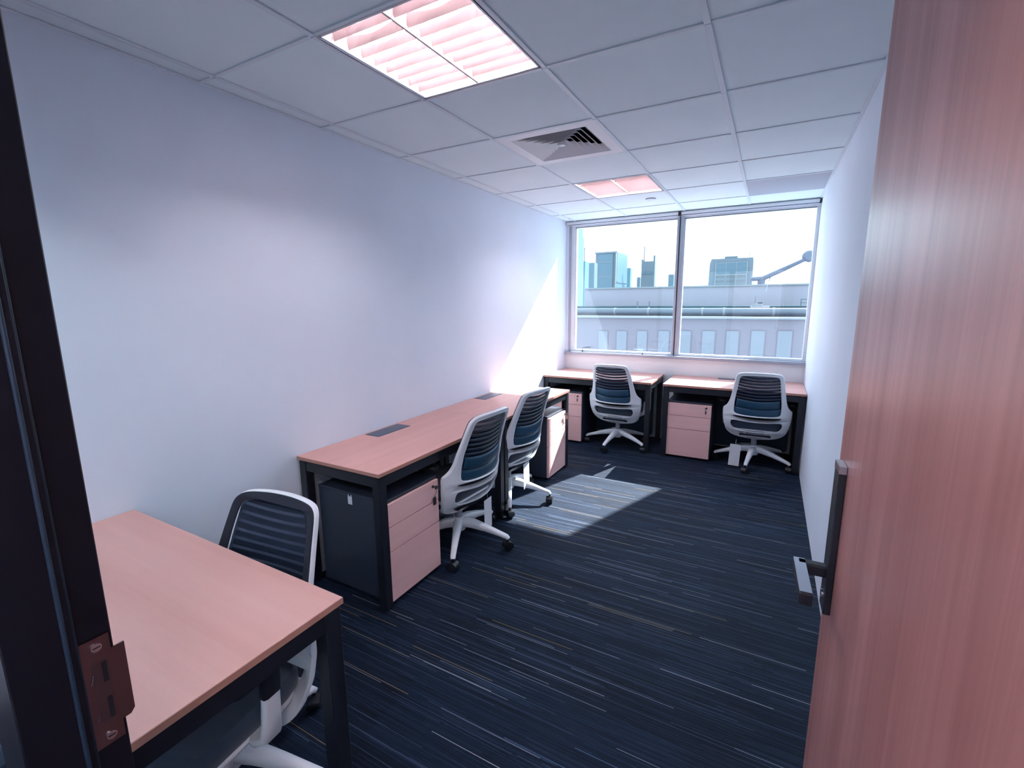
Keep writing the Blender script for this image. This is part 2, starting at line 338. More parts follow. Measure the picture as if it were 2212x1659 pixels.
# glazed part of the partition and solid parts beside and above the door
wf = struct(link('wall_front', None))
B(2.42, RW, Y0, Y2, 0, H + .25).build('side_panel', PAINT, wf); B(1.385, 2.42, Y0, Y2, DH + .07, H + .25).build('over_panel', PAINT, wf); B(0, 1.385, Y0, Y2, DH + .07, H + .25).build('over_panel', PAINT, wf)
B(.06, 1.385, Y0 + .02, Y2 - .02, DH, DH + .07).build('top_rail', FRAME_DARK, wf); B(.06, 1.385, Y0 + .02, Y2 - .02, 0, .09).build('bottom_rail', FRAME_DARK, wf); B(0, .06, Y0 + .02, Y2 - .02, 0, DH + .07).build('end_post', FRAME_DARK, wf)
B(.06, 1.385, -1.079, -1.069, .09, DH).build('glass_panel', GLASS_TEAL, wf)
# corridor behind the doorway
struct(B(-.5, 3.6, -2.9, -2.8, 0, 2.8).build('wall_corridor', PAINT)); struct(B(-.5, -.4, -2.9, Y0, 0, 2.8).build('wall_corridor_end', PAINT)); struct(B(3.4, 3.6, -2.9, Y0, 0, 2.8).build('wall_corridor_side', PAINT))
struct(B(-.5, 3.6, -2.9, Y0, 2.60, 2.7).build('ceiling_corridor', CEIL)); B(-.4, 0, Y0, Y0 + .09, 0, 2.7).build('side_panel', PAINT, wf); B(RW, 3.5, Y0, Y0 + .09, 0, 2.7).build('side_panel', PAINT, wf); B(0, RW, Y0, Y0 + .04, H + .2, 2.7).build('over_panel', PAINT, wf)

cc = bpy.data.objects['ceiling_corridor']
for xc in (.35, 1.55, 2.75):  # added fill lamps, out of view, brightening the room through doorway and glass
    for k in (-1, 1): MB().tube([(xc + k * .075, -2.25, 2.588), (xc + k * .075, -1.65, 2.588)], .013, 12).build('lamp_tube', TUBE_FILL, cc)
    B(xc - .3, xc + .3, -2.27, -1.63, 2.602, 2.61).build('fill_tray', LAMP_WHITE, cc)

# door leaf, hinged on the door-side jamb and swung into the room; local: y along the leaf, -x = face seen from the corridor
dr = struct(link('door_1', None, None, (XH, Y2 - .004, 0), (0, 0, math.radians(2.35))))
DWD = .835
B(0, .042, .002, DWD, .008, DH - .004).build('leaf', DOORWOOD, dr, bevel=.0015)
for z in (.25, 1.05, 1.85): MB().tube([(.002, -.004, z - .05), (.002, -.004, z + .05)], .007, 10).build('hinge', CHROME, dr)
for sgn, xf in ((-1, 0.), (1, .042)):
    hd = link('handle_set', None, dr); hd['label'] = 'black lever handle on a long plate'
    xo = lambda d: xf + sgn * d
    yb = DWD - .058
    def bx(d0, d1, y0, y1, z0, z1): a, b = sorted((xo(d0), xo(d1))); return B(a, b, y0, y1, z0, z1)
    bx(0, .012, yb - .022, yb + .022, .955, 1.245).build('plate', CH_DARK, hd, bevel=.002)
    bx(.001, .0125, yb - .0222, yb + .0222, 1.232, 1.2455).build('plate_end', CHROME, hd)
    bx(.010, .058, yb - .010, yb + .010, 1.022, 1.044).build('neck', CH_DARK, hd, bevel=.003)
    bx(.044, .064, yb - .118, yb + .012, 1.022, 1.043).build('lever', CH_DARK, hd, bevel=.002)
    bx(.0445, .0635, yb - .112, yb + .010, 1.0425, 1.0440).build('lever_top', CHROME, hd)
    if sgn < 0: MB().tube([(xo(.010), yb, .985), (xo(.0145), yb, .985)], .009, 14).build('key_cylinder', CHROME, hd)

# ------------------------------------------------------------------ ceiling luminaires and air vent
def luminaire(x, y, label):
    t = thing('ceiling_light', label, 'ceiling light', (x, y, H), 0, 'recessed louvre ceiling lights')
    w = T - .012; h0 = w / 2
    # housing: open box
    m = MB(); m.box(-h0, h0, -h0, h0, .135, .140); m.box(-h0, -h0 + .004, -h0, h0, .0, .135); m.box(h0 - .004, h0, -h0, h0, 0, .135); m.box(-h0, h0, -h0, -h0 + .004, 0, .135); m.box(-h0, h0, h0 - .004, h0, 0, .135)
    m.build('housing', LAMP_WHITE, t)
    f = MB()
    for a in ((-h0, h0, -h0, -h0 + .014), (-h0, h0, h0 - .014, h0), (-h0, -h0 + .014, -h0, h0), (h0 - .014, h0, -h0, h0)): f.box(*a, .003, .009)
    f.build('frame', TBAR, t)
    # black strips painted in as the shadow gap round the lamp body
    for a in ((-h0 - .003, h0 + .003, -h0 - .003, -h0), (-h0 - .003, h0 + .003, h0, h0 + .003)): B(*a, .004, .012).build('gap_shade', GASKET, t)
    lw = (w - .036) / 2
    for cx in (-lw / 2 - .003, lw / 2 + .003):
        # side reflectors of the lane, parabolic
        for s in (-1, 1):
            rr = []
            for k in range(7):
                u = k / 6; rr.append((cx + s * (lw / 2 - .045 * u ** 1.8), .008 + .09 * u))
            mm = MB(); n_ = len(rr); mm._add([(a, -h0 + .016, b) for a, b in rr] + [(a, h0 - .016, b) for a, b in rr] + [(a + s * .001, -h0 + .016, b) for a, b in rr] + [(a + s * .001, h0 - .016, b) for a, b in rr],
                [(k, k + 1, n_ + k + 1, n_ + k) for k in range(n_ - 1)] + [(2 * n_ + k, 3 * n_ + k, 3 * n_ + k + 1, 2 * n_ + k + 1) for k in range(n_ - 1)], True)
            mm.build('side_reflector', LAMP_WHITE, t)
        tb = MB().tube([(cx, -h0 + .03, .098), (cx, h0 - .03, .098)], .013, 14).build('lamp_tube', TUBE, t)
        for s in (-1, 1): MB().tube([(cx, s * (h0 - .031), .098), (cx, s * (h0 - .006), .098)], .015, 12).build('lamp_holder', LAMP_WHITE, tb)
        nb = 8
        bm = MB()
        # V-section blade with a scooped upper edge
        sec = []
        for k in range(9):
            u = -1 + 2 * k / 8; xx = u * (lw / 2 - .004); top = .030 + .026 * abs(u) ** 1.6
            sec.append([(xx, 0, .008), (xx, -.010, top), (xx, .010, top)])
        bm.rings(sec, True, False); me = bm.data('blade', LOUVRE)
        for k in range(nb):
            link('blade', me, t, (cx, -h0 + .03 + (k + .5) * (w - .06) / nb, 0))
    B(-.004, .004, -h0 + .014, h0 - .014, .004, .05).build('spine', LAMP_WHITE, t)
    return t
luminaire(XA + 1.5 * T, .3, 'large recessed louvre ceiling light with two glowing tubes, nearer the doorway')
luminaire(XA + 1.5 * T, 2.7, 'recessed louvre ceiling light close to the window, smaller in view')

def vent(x, y):
    t = thing('air_vent', 'white square four-way air diffuser of nested louvre rings in ceiling', 'air vent', (x, y, H))
    def ring(r0, z0, r1, z1, th=.0025):
        m = MB(); vs = []
        for r, z in ((r0, z0), (r1, z1), (r1 - th, z1 + th), (r0 - th, z0 + th)): vs += [(-r, -r, z), (r, -r, z), (r, r, z), (-r, r, z)]
        fs = []
        for a in range(4):
            b = (a + 1) % 4
            for k in range(4): fs.append((a * 4 + k, a * 4 + (k + 1) % 4, b * 4 + (k + 1) % 4, b * 4 + k))
        return m._add(vs, fs)
    m = MB(); q = T / 2 - .008; i = .228
    for a in ((-q, q, -q, -i), (-q, q, i, q), (-q, -i, -i, i), (i, q, -i, i)): m.box(*a, .0005, .005)
    m.build('border', VENT, t)
    for k in range(7):
        r = .228 - k * .033
        ring(r, .0015, max(r - .042, .004), .034).build('louvre_ring', VENT, t)
    B(-.016, .016, -.016, .016, .002, .008).build('centre_boss', VENT, t)
    d = MB(); d.box(-.25, .25, -.25, .25, .12, .125)
    for a in ((-.25, -.245, -.25, .25), (.245, .25, -.25, .25), (-.25, .25, -.25, -.245), (-.25, .25, .245, .25)): d.box(*a, .006, .12)
    d.build('duct_box', VENT_DARK, t)
vent(XA + 1.5 * T, 1.5)

# ------------------------------------------------------------------ desks
def desk(label, x0, x1, y0, y1, long_axis, lid=None, modesty=None):
    """top spanning x0..x1, y0..y1"""
    t = thing('office_desk', label, 'desk', (x0, y0, 0), 0, 'office desks'); w, d = x1 - x0, y1 - y0; Z = .735; th = .020
    tp = B(0, w, 0, d, Z - th, Z).build('desktop', WOODX if long_axis == 'x' else WOODY, t, bevel=.0012, seg=1)
    eb = MB(); e = .0008
    for a in ((0, w, -e, 0), (0, w, d, d + e), (-e, 0, 0, d), (w, w + e, 0, d)): eb.box(*a, Z - th + .001, Z - .0015)
    eb.build('edge_band', WOODEDGE, tp)
    ft = .05; i = .006
    legs = [(i, i), (w - i - ft, i), (i, d - i - ft), (w - i - ft, d - i - ft)]
    lm = B(0, ft, 0, ft, .006, Z - th - .008).data('leg', BLACK, .003, 1); fm = MB().tube([(0, 0, 0), (0, 0, .008)], .02, 14).data('foot', GASKET)
    for x, y in legs:
        o = link('leg', lm, t, (x, y, 0)); link('foot', fm, o, (ft / 2, ft / 2, 0))
    zt, zb = Z - th - .008, Z - th - .058
    for y in (i + .005, d - i - ft + .005): B(i + ft, w - i - ft, y, y + .04, zb, zt).build('rail', BLACK, t)
    for x in (i + .005, w - i - ft + .005): B(x, x + .04, i + ft, d - i - ft, zb, zt).build('rail', BLACK, t)
    for x, y in ((i + .025, i + .025), (w - i - .025, i + .025), (i + .025, d - i - .025), (w - i - .025, d - i - .025)): MB().tube([(x, y, zt), (x, y, Z - th)], .010, 8).build('spacer', WHITE_ALU, t)
    if lid:
        a, b, c, e_ = lid; l = B(a, b, c, e_, Z - .001, Z + .0025).build('cable_lid', LIDGREY, t, bevel=.001, seg=1); B(a + .006, b - .006, c + .006, e_ - .006, Z + .0022, Z + .0034).build('lid_flap', LIDGREY, l)
        B(a - .01, b + .02, c - .03, e_ + .03, Z - .13, Z - .10).build('cable_tray', BLACK, t)
    if modesty:
        MB().prism([(x, z) for x, z in rrect(.085, w - .085, .035, .690, .04)], 0, .012).build('modesty_panel', PANEL, t, (0, modesty, 0), rot=(math.pi / 2, 0, 0))
    return t
desk('pinkish beech desk beside the long white wall, nearer half of the pair, grey cable lid', 0.004, .5955, .2877, 1.4962, 'y', lid=(.022, .135, .465, .752))
desk('pinkish beech desk beside the long white wall, half nearer the window, partly in sunlight', 0.004, .5955, 1.4982, 2.7027, 'y', lid=(.022, .135, .475, .755))
desk('beech desk under the window beside the sunlit wall', 0.004, 1.1812, 3.3983, L - .004, 'x', lid=(.45, .73, .52, .61), modesty=.57)
desk('beech desk under the window in the corner by the wall behind the door', 1.293, RW - .004, 3.3983, L - .004, 'x', lid=(.445, .725, .52, .61), modesty=.57)
desk('closest beech desk beside the dark door frame, chair tucked in behind it', 0.004, 1.187, -1.018, -.447, 'x')

# ------------------------------------------------------------------ drawer pedestals: local x = width, front face at y=0, body to +y
def pedestal(label, loc, rz, keyed):
    t = thing('drawer_pedestal', label, 'pedestal', loc, rz, 'drawer pedestals'); w, d, h = .405, .50, .57
    b = B(0, w, .019, d, .018, h - .012).build('body', STEEL, t, bevel=.004); B(-.002, w + .002, .012, d + .002, h - .014, h).build('top', STEEL, t, bevel=.004)
    for x, y in ((.05, .07), (w - .05, .07), (.05, d - .05), (w - .05, d - .05)): MB().tube([(x, y, 0), (x, y, .020)], .018, 12).build('foot', RUBBER, t)
    zs = [.022, .298, .430, .554]; fr_ = []
    for k in range(3): fr_.append(B(.003, w - .003, 0, .018, zs[k] + .002, zs[k + 1] - .002).build('drawer_front', WOODX_P, t, bevel=.001, seg=1))
    top = fr_[2]; lx, lz = w - .05, .522
    lk = MB().tube([(lx, .002, lz), (lx, -.004, lz)], .0085, 16).build('lock', BRASS, top)
    if keyed == 'key':
        kx = lx + .022; k = MB().tube([(lx, -.003, lz), (lx, -.022, lz)], .003, 8); k.box(lx - .008, lx + .008, -.030, -.020, lz - .009, lz + .009); k.build('key', BRASS, top, bevel=.001)
        MB().tube([(lx, -.026, lz - .008), (lx + .002, -.022, lz - .03), (lx - .004, -.012, lz - .06)], .0016, 6).build('key_cord', CH_DARK, top)
        B(lx - .012, lx + .010, -.016, -.008, lz - .105, lz - .060).build('key_fob', CH_DARK, top, bevel=.003)
    elif keyed == 'string':
        k = MB().tube([(lx, -.003, lz), (lx, -.018, lz)], .003, 8); k.box(lx - .008, lx + .008, -.026, -.016, lz - .009, lz + .009); k.build('key', BRASS, top, bevel=.001)
        MB().tube([(lx, -.020, lz - .008), (lx - .01, -.012, lz - .05), (lx - .035, -.004, lz - .12), (lx - .04, -.003, lz - .15)], .0014, 6).build('key_cord', WOODEDGE, top)
        B(lx + .004, lx + .016, -.020, -.012, lz - .05, lz - .012).build('key_fob', WOODEDGE, top, bevel=.002)
    else:
        B(lx - .005, lx + .005, -.0035, .002, lz - .055, lz - .022).build('latch', CH_DARK, top, bevel=.001); B(lx + .001, lx + .013, -.006, .001, lz + .002, lz + .012).build('key', CH_DARK, top, bevel=.001)
    return t
WOODX_P = wood('drawer_laminate', (.86, .51, .48), (.93, .59, .56), 'x', fine=.6)
p1 = pedestal('beech-fronted drawer pedestal under the nearer wall-side desk, key with black fob', (.583, .345, 0), math.radians(90), 'key')
B(-.0012, 0, .245, .275, .505, .548).build('sticker', TAG, p1); s_ = MB(); s_.box(-.0012, 0, .247, .253, .548, .562); s_.box(-.0012, 0, .267, .273, .548, .560); s_.build('sticker_tab', TAG, p1)
pedestal('sunlit beech-fronted drawer pedestal at the window end of the wall-side desks', (.583, 2.268, 0), math.radians(90), 'string')
pedestal('drawer pedestal under the window desk by the sunlit wall, half hidden', (.045, 3.42, 0), 0, 'plain')
pedestal('drawer pedestal under the window desk in the corner, all three drawers facing the room', (1.342, 3.42, 0), 0, 'plain')

# ------------------------------------------------------------------ task chairs; local +y = direction the sitter faces
BACK = [(.285, -.120), (.32, -.165), (.37, -.215), (.44, -.250), (.52, -.266), (.60, -.266), (.70, -.274), (.80, -.296), (.92, -.338)]
def back_y(x, z):
    P = BACK
    if z <= P[0][0]: y = P[0][1]
    elif z >= P[-1][0]: y = P[-1][1]
    else:
        for (a, ya), (b, yb) in zip(P, P[1:]):
            if a <= z <= b: u = (z - a) / (b - a); y = ya + (yb - ya) * u; break
    k = 1.35 if z < .55 else (.75 if z > .8 else 1.35 - .6 * (z - .55) / .25)
    return y + k * x * x
def smooth_poly(pts, step=.012, it=2):
    for _ in range(it):
        q = []
        for i in range(len(pts)):
            a, b = Vector(pts[i]), Vector(pts[(i + 1) % len(pts)]); q += [a * .78 + b * .22, a * .22 + b * .78]
        pts = q
    out = []
    for i in range(len(pts)):
        a, b = Vector(pts[i]), Vector(pts[(i + 1) % len(pts)]); n = max(1, int((b - a).length / step))
        out += [tuple(a.lerp(b, k / n)) for k in range(n)]
    return out
def sym(half): return half + [(-x, z) for x, z in reversed(half)]
OUT = smooth_poly(sym([(.10, .289), (.185, .305), (.238, .345), (.262, .43), (.272, .50), (.274, .571), (.268, .578), (.240, .605), (.219, .66), (.203, .75), (.190, .84), (.180, .900), (.150, .921), (.06, .927)]))
OPEN1 = smooth_poly(sym([(.12, .522), (.180, .530), (.196, .556), (.192, .66), (.178, .77), (.166, .86), (.155, .894), (.128, .905), (.05, .909)]))
OPEN2 = smooth_poly(sym([(.10, .366), (.165, .372), (.205, .398), (.217, .440), (.205, .474), (.160, .478), (.08, .474)]))
def plate(name, loops, thick, bev, m, off=0.):
    cu = bpy.data.curves.new(name, 'CURVE'); cu.dimensions = '2D'; cu.fill_mode = 'BOTH'; cu.extrude = thick / 2 - bev; cu.bevel_depth = bev; cu.bevel_resolution = 2
    for lp in loops:
        sp = cu.splines.new('POLY'); sp.points.add(len(lp) - 1); sp.use_cyclic_u = True
        for p, (x, z) in zip(sp.points, lp): p.co = (x, z, 0, 1)
    o = bpy.data.objects.new(name, cu); C.objects.link(o); dg = bpy.context.evaluated_depsgraph_get(); me = bpy.data.meshes.new_from_object(o.evaluated_get(dg), depsgraph=dg)
    bpy.data.objects.remove(o); bpy.data.curves.remove(cu)
    b = bmesh.new(); b.from_mesh(me); bmesh.ops.remove_doubles(b, verts=b.verts, dist=.0004)
    for v in b.verts:
        x, z, n = v.co; v.co = (x, back_y(x, z) + n + off, z)
    bmesh.ops.recalc_face_normals(b, faces=b.faces); b.to_mesh(me); b.free()
    me.materials.clear(); me.materials.append(m)
    for p in me.polygons: p.use_smooth = True
    try: me.set_sharp_from_angle(angle=.9)
    except Exception: pass
    me.name = name; return me
FRAME_ME = plate('back_frame', [OUT, OPEN1, OPEN2], .026, .007, CH_WHITE)
BORD_ME = plate('fabric_border', [smooth_poly(sym([(.12, .500), (.195, .505), (.224, .55), (.2200, .66), (.2045, .75), (.1915, .84), (.1815, .9015), (.151, .9225), (.06, .9285)])), OPEN1], .017, .003, CH_BORD, .0100)
INS_ME = plate('lower_insert', [smooth_poly(sym([(.10, .303), (.125, .309), (.130, .322), (.12, .335), (.06, .332)]), it=1)], .030, .002, CH_DARK)
def band(name, z0, z1, hw0, hw1, thick, m, off, nx=14, nz=4, bulge=0.):
    mb = MB(); F = []; K = []
    for j in range(nz + 1):
        v = j / nz; z = z0 + (z1 - z0) * v; hw = hw0 + (hw1 - hw0) * v
        for i in range(nx + 1):
            x = hw * (-1 + 2 * i / nx); zz = z - .016 * (1 - (x / hw) ** 2); y = back_y(x, zz) + off + bulge * math.sin(math.pi * v)
            F.append((x, y + thick / 2, zz)); K.append((x, y - thick / 2, zz))
    n = (nx + 1) * (nz + 1); fs = []
    for j in range(nz):
        for i in range(nx):
            a = j * (nx + 1) + i; q = (a, a + 1, a + nx + 2, a + nx + 1); fs.append(q); fs.append(tuple(n + k for k in reversed(q)))
    rim = [i for i in range(nx + 1)] + [(j + 1) * (nx + 1) - 1 for j in range(1, nz + 1)] + [nz * (nx + 1) + i for i in range(nx - 1, -1, -1)] + [j * (nx + 1) for j in range(nz - 1, 0, -1)]
    for a, b in zip(rim, rim[1:] + rim[:1]): fs.append((a, n + a, n + b, b))
    mb._add(F + K, fs, True); return mb.data(name, m)
def hw_at(z): return .198 - (z - .55) * .125
MESH_ME = band('back_mesh', .53, .918, .199, .150, .003, CH_MESH, .012, 16, 14)
SLATS = [band('back_slat', z, z + .0165, hw_at(z), hw_at(z + .0165), .005, CH_SLAT, -.002, 14, 1) for z in [.690 + .0285 * k for k in range(8)]]
LUMB_ME = band('lumbar_pad', .610, .680, .176, .170, .010, CH_PAD, -.002, 14, 5, -.004); LOW_ME = band('lower_panel', .535, .606, .192, .186, .008, CH_PAD, .002, 14, 3)
def seat_me(name, x, y0, y1, z0, z1, m, dish=.0, taper=.93):
    R = []
    for z, k in ((z0, taper), (z0 + (z1 - z0) * .35, 1.), (z0 + (z1 - z0) * .75, 1.), (z1, .955)):
        cy = (y0 + y1) / 2; R.append([(px * k, cy + (py - cy) * k, z - (.022 * max(0, (py - cy) / (y1 - cy)) ** 3)) for px, py in rrect(-x, x, y0, y1, .085, 7)])
    return MB().rings(R, True, True).data(name, m)
SEAT_ME = seat_me('seat_cushion', .222, -.190, .245, .376, .452, CH_SEAT); PAN_ME = seat_me('seat_pan', .212, -.178, .230, .352, .377, CH_WHITE, taper=.70)
mech = MB(); mech.box(-.075, .075, -.12, .10, .30, .356); MECH_ME = mech.data('tilt_mechanism', CH_GREY, .012)
LINK_ME = MB().sweep([(0, -.02, .335), (0, -.10, .325), (0, -.150, .315)], [.20, .22, .24], [.030, .026, .022], (1, 0, 0)).data('back_bracket', CH_WHITE)
CYL_ME = MB().tube([(0, 0, .15), (0, 0, .305)], .024, 18).data('gas_cylinder', CH_GREY)
HUB_ME = MB().rings([[(r * math.cos(2 * math.pi * k / 20), r * math.sin(2 * math.pi * k / 20), z) for k in range(20)] for r, z in ((.038, .092), (.046, .105), (.044, .165), (.034, .182))]).data('hub', CH_WHITE)
LEG_ME = MB().sweep([(.025, 0, .148), (.09, 0, .146), (.18, 0, .128), (.27, 0, .104), (.325, 0, .088), (.336, 0, .076)], [.058, .052, .042, .034, .030, .026], [.058, .054, .040, .028, .024, .020], (0, 1, 0)).data('leg', CH_WHITE)
cs = MB(); cs.tube([(-.0215, .0, .028), (-.0045, 0, .028)], .0275, 20); cs.tube([(.0045, 0, .028), (.0215, 0, .028)], .0275, 20)
cs.rings([[(sx, .032 * math.cos(a), .030 + .030 * math.sin(a)) for a in [math.pi * q / 10 for q in range(-1, 12)]] for sx in (-.024, -.020, .020, .024)], True, True); cs.tube([(0, 0, .055), (0, 0, .085)], .008, 10)
CAST_ME = cs.data('caster', RUBBER)
def arm_meshes(s):
    su = MB().sweep([(s * .15, .01, .352), (s * .232, .02, .350), (s * .266, .02, .372), (s * .274, .02, .43), (s * .276, .015, .515)], [.064, .062, .058, .054, .050], [.020, .022, .026, .024, .022], (0, 1, 0)).data('arm_support', CH_WHITE)
    sv = MB().sweep([(s * .276, .015, .505), (s * .276, .012, .592)], [.056, .060], [.028, .030], (0, 1, 0)).data('arm_sleeve', CH_DARK)
    pd = MB().prism(rrect(s * .276 - .040, s * .276 + .040, -.10, .145, .035, 5), .590, .616).data('arm_pad', CH_DARK, .007)
    return su, sv, pd
ARMS = [arm_meshes(s) for s in (-1, 1)]
TAG_ME = B(-.045, .045, -.0006, .0006, -.205, 0).data('hang_tag', TAG); STR_ME = MB().tube([(0, 0, -.012), (0, .004, .05)], .0012, 6).data('tag_string', TAG)
def chair(label, loc, rz, base, tagpos=None, dz=0.):
    t = thing('task_chair', label, 'chair', (*loc, 0), math.radians(rz), 'white-framed task chairs')
    for me in (FRAME_ME, BORD_ME, INS_ME, MESH_ME, LUMB_ME, LOW_ME, SEAT_ME, PAN_ME, MECH_ME, LINK_ME, CYL_ME, HUB_ME): link(me.name.split('.')[0], me, t, (0, 0, 0) if me in (HUB_ME, CYL_ME, MECH_ME) else (0, .045, dz + (-.020 if me not in (SEAT_ME, PAN_ME) else -.012)))
    for me in SLATS: link('back_slat', me, t, (0, .045, dz - .020))
    for su, sv, pd in ARMS:
        o = link('armrest', su, t, (0, .02, dz)); link('arm_sleeve', sv, o); link('arm_pad', pd, o)
    for k in range(5):
        a = math.radians(base - rz + 72 * k); o = link('leg', LEG_ME, t, (0, 0, 0), (0, 0, a)); link('caster', CAST_ME, o, (.332, 0, 0), (0, 0, random.uniform(-1.2, 1.2)))
    if tagpos:
        x, y, z, r = tagpos; g = link('hang_tag', TAG_ME, t, (x, y, z), (0, math.radians(random.uniform(-3, 3)), math.radians(r))); link('tag_string', STR_ME, g)
    return t
# base = world heading of the first base arm (degrees); rz turns local +y
chair('white-framed chair closest to the nearer wall-side desk, with paper tag', (.505, 1.045), 86, -61, (.10, -.16, .30, 5))
chair('white-framed chair at the sunlit wall-side desk with paper tag, casters in the sun', (.455, 1.785), 84, -59, (.03, -.15, .32, 5))
chair('white-framed chair at the window desk by the sunlit wall, without a tag', (.815, 3.56), -4, -98, None)
chair('white-framed chair at the corner window desk, large paper tag below the seat', (2.118, 3.575), 2, -98, (-.150, -.20, .225, 0))
chair('chair facing the doorway, tucked behind the closest desk, dark mesh side showing', (.765, -.585), 186, -50, None, -.020)

# ------------------------------------------------------------------ outside: the roof opposite and the skyline
def vw(px, py, y):
    """point of the outdoor world on the vertical plane at distance y that stands in the given direction"""
    d = RX * ((px - 1106) / FPX) + UY * (-(py - 829.5) / FPX) + fw; return CAM + d * ((y - CAM.y) / d.y)
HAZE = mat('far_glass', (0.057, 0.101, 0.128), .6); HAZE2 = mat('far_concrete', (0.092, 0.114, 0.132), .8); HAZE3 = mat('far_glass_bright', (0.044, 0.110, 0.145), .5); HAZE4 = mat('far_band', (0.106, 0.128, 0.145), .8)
OPP = mat('opposite_render', (0.25, 0.222, 0.245), .85); OPP2 = mat('opposite_lower_wall', (0.150, 0.125, 0.145), .85); OPPW = mat('opposite_blind_window', (0.150, 0.150, 0.172), .6); OPPL = mat('opposite_ledge', (0.187, 0.191, 0.198), .7); TEAL = mat('roof_membrane', (0.015, 0.048, 0.062), .7); PIPE = mat('roof_duct', (0.088, 0.101, 0.123), .5); FARW = mat('far_window', (0.053, 0.092, 0.119), .5); CRANE = mat('crane_blue_grey', (0.079, 0.092, 0.128), .6); LOUV = mat('far_louvre', (0.079, 0.092, 0.101), .7)
gz = -24.
struct(B(-900, 900, 24, 1600, gz - 1, gz).build('ground', mat('city_ground', (.35, .38, .40), .9)))
# building opposite (30 m away): lower block with blind windows, roof edge, ducts, upper wall
YB = 30.
ob = thing('opposite_building', 'pale low building across the street with row of blind windows', 'building', (0, YB, gz))
def ob_box(nm, x0, x1, y0, y1, z0, z1, m, par=ob): return B(x0, x1, y0 - YB, y1 - YB, z0 - gz, z1 - gz).build(nm, m, par)
xl = vw(1240, 700, YB).x; xr = 14.
zled = vw(1470, 685, YB).z
ob_box('lower_wall', xl - 6, xr, YB, YB + 14, gz, zled - .07, OPP2)
ob_box('roof_ledge', xl - 6, xr, YB - .30, YB + .2, zled - .07, zled + .05, OPPL)
for a, b in ((1294, 1313), (1333, 1354), (1377, 1398), (1423, 1446), (1469, 1493), (1518, 1545), (1570, 1597), (1624, 1653), (1681, 1712), (1742, 1775)):
    p, q = vw(a, 715, YB), vw(b, 715, YB); f = ob_box('window_recess', p.x - .04, q.x + .04, YB - .03, YB + .01, -4.2, p.z + .04, OPP2); ob_box('window', p.x, q.x, YB - .05, YB - .02, -4.2, p.z, OPPW)
zd0, zd1 = zled + .05, vw(1600, 672, YB + 1).z
MB().tube([(xl - 4, 1.2, (zd0 + .26) - gz), (xr, 1.2, (zd0 + .26) - gz)], .24, 14).build('roof_duct', PIPE, ob)
for px in (1318, 1392, 1512, 1560, 1671): x = vw(px, 680, YB).x; MB().tube([(x - .06, 1.2, zd0 + .26 - gz), (x + .06, 1.2, zd0 + .26 - gz)], .265, 14).build('duct_joint', OPPL, ob)
ob_box('roof_membrane', xl - 4, xr, YB + 2.4, YB + 5.0, zd0 - .05, zd0 + .62, TEAL)
z_t0, z_t1 = zd0 + .60, vw(1470, 621, YB + 5).z
xw = vw(1263, 640, YB + 5).x
ob_box('upper_wall', xw, xr, YB + 5, YB + 12, gz + 20, z_t1, OPP); ob_box('coping', xw - .05, xr, YB + 4.9, YB + 5.3, z_t1, z_t1 + .10, OPPL)
for px in (1377, 1402): p = vw(px, 664, YB + 2.2); MB().tube([(p.x, 2.2, zd0 - gz), (p.x, 2.2, zd0 + .95 - gz)], .05, 8).build('vent_pipe', PIPE, ob)
# small plant on the roof opposite
p = vw(1640, 672, YB + 1.9); rp = thing('roof_plant', 'small tiered rooftop plant unit on the roof opposite', 'roof plant', (p.x, YB + 1.9, p.z))
B(-.62, .66, -.3, .3, -.14, .10).build('plinth', TEAL, rp); MB().prism(rrect(-.52, .55, -.28, .28, .12), .10, .30).build('lower_deck', OPP, rp); B(-.34, .16, -.22, .22, .30, .46).build('upper_deck', OPPL, rp); MB().prism(rrect(-.12, .14, -.15, .15, .1), .46, .54).build('cap', BLACK, rp); MB().tube([(-.28, 0, .46), (-.26, 0, .92)], .012, 6).build('mast', BLACK, rp); B(.25, .52, -.30, -.26, .02, .16).build('grille', BLACK, rp)
p = vw(1737, 672, YB + 1.9); rs = thing('roof_ladder', 'thin teal ladder frame at the end of the roof opposite', 'ladder', (p.x, YB + 1.9, p.z))
for x in (-.2, .2): MB().tube([(x, 0, -.1), (x, 0, .72)], .022, 6).build('rail', TEAL, rs)
for z in (.1, .3, .5, .7): MB().tube([(-.2, 0, z), (.2, 0, z)], .018, 6).build('rung', TEAL, rs)
# rooftop crane arm
YC = YB + 9; A, B_, Cc, Dd = vw(1622, 603, YC), vw(1650, 600, YC), vw(1738, 561, YC), vw(1757, 553, YC)
cn = thing('roof_crane', 'pale blue rooftop crane with long raised jib above opposite roof', 'crane', (B_.x - .3, YC, z_t1)); lo = Vector((B_.x - .3, YC, z_t1))
MB().sweep([A - lo, vw(1645, 602, YC) - lo], .5, [.30, .34], (0, 1, 0)).build('counter_arm', CRANE, cn)
MB().sweep([vw(1643, 604, YC) - lo, vw(1690, 583, YC) - lo, Cc - lo, Dd - lo], .45, [.34, .30, .24, .34], (0, 1, 0)).build('jib', CRANE, cn)
q = vw(1645, 603, YC) - lo; MB().tube([(q.x, 0, -.3), (q.x, 0, q.z)], .26, 12).build('pedestal', CRANE, cn)
h = Dd - lo; MB().rings([[(h.x - .15 + r * .55 * math.cos(a), dy, h.z + r * .42 * math.sin(a)) for a in [2 * math.pi * k / 14 for k in range(14)]] for r, dy in ((.7, -.3), (1, -.2), (1, .2), (.7, .3))]).build('jib_head', CRANE, cn)
MB().tube([vw(1752, 552, YC) - lo, vw(1753, 543, YC) - lo], .05, 6).build('aerial', CRANE, cn)
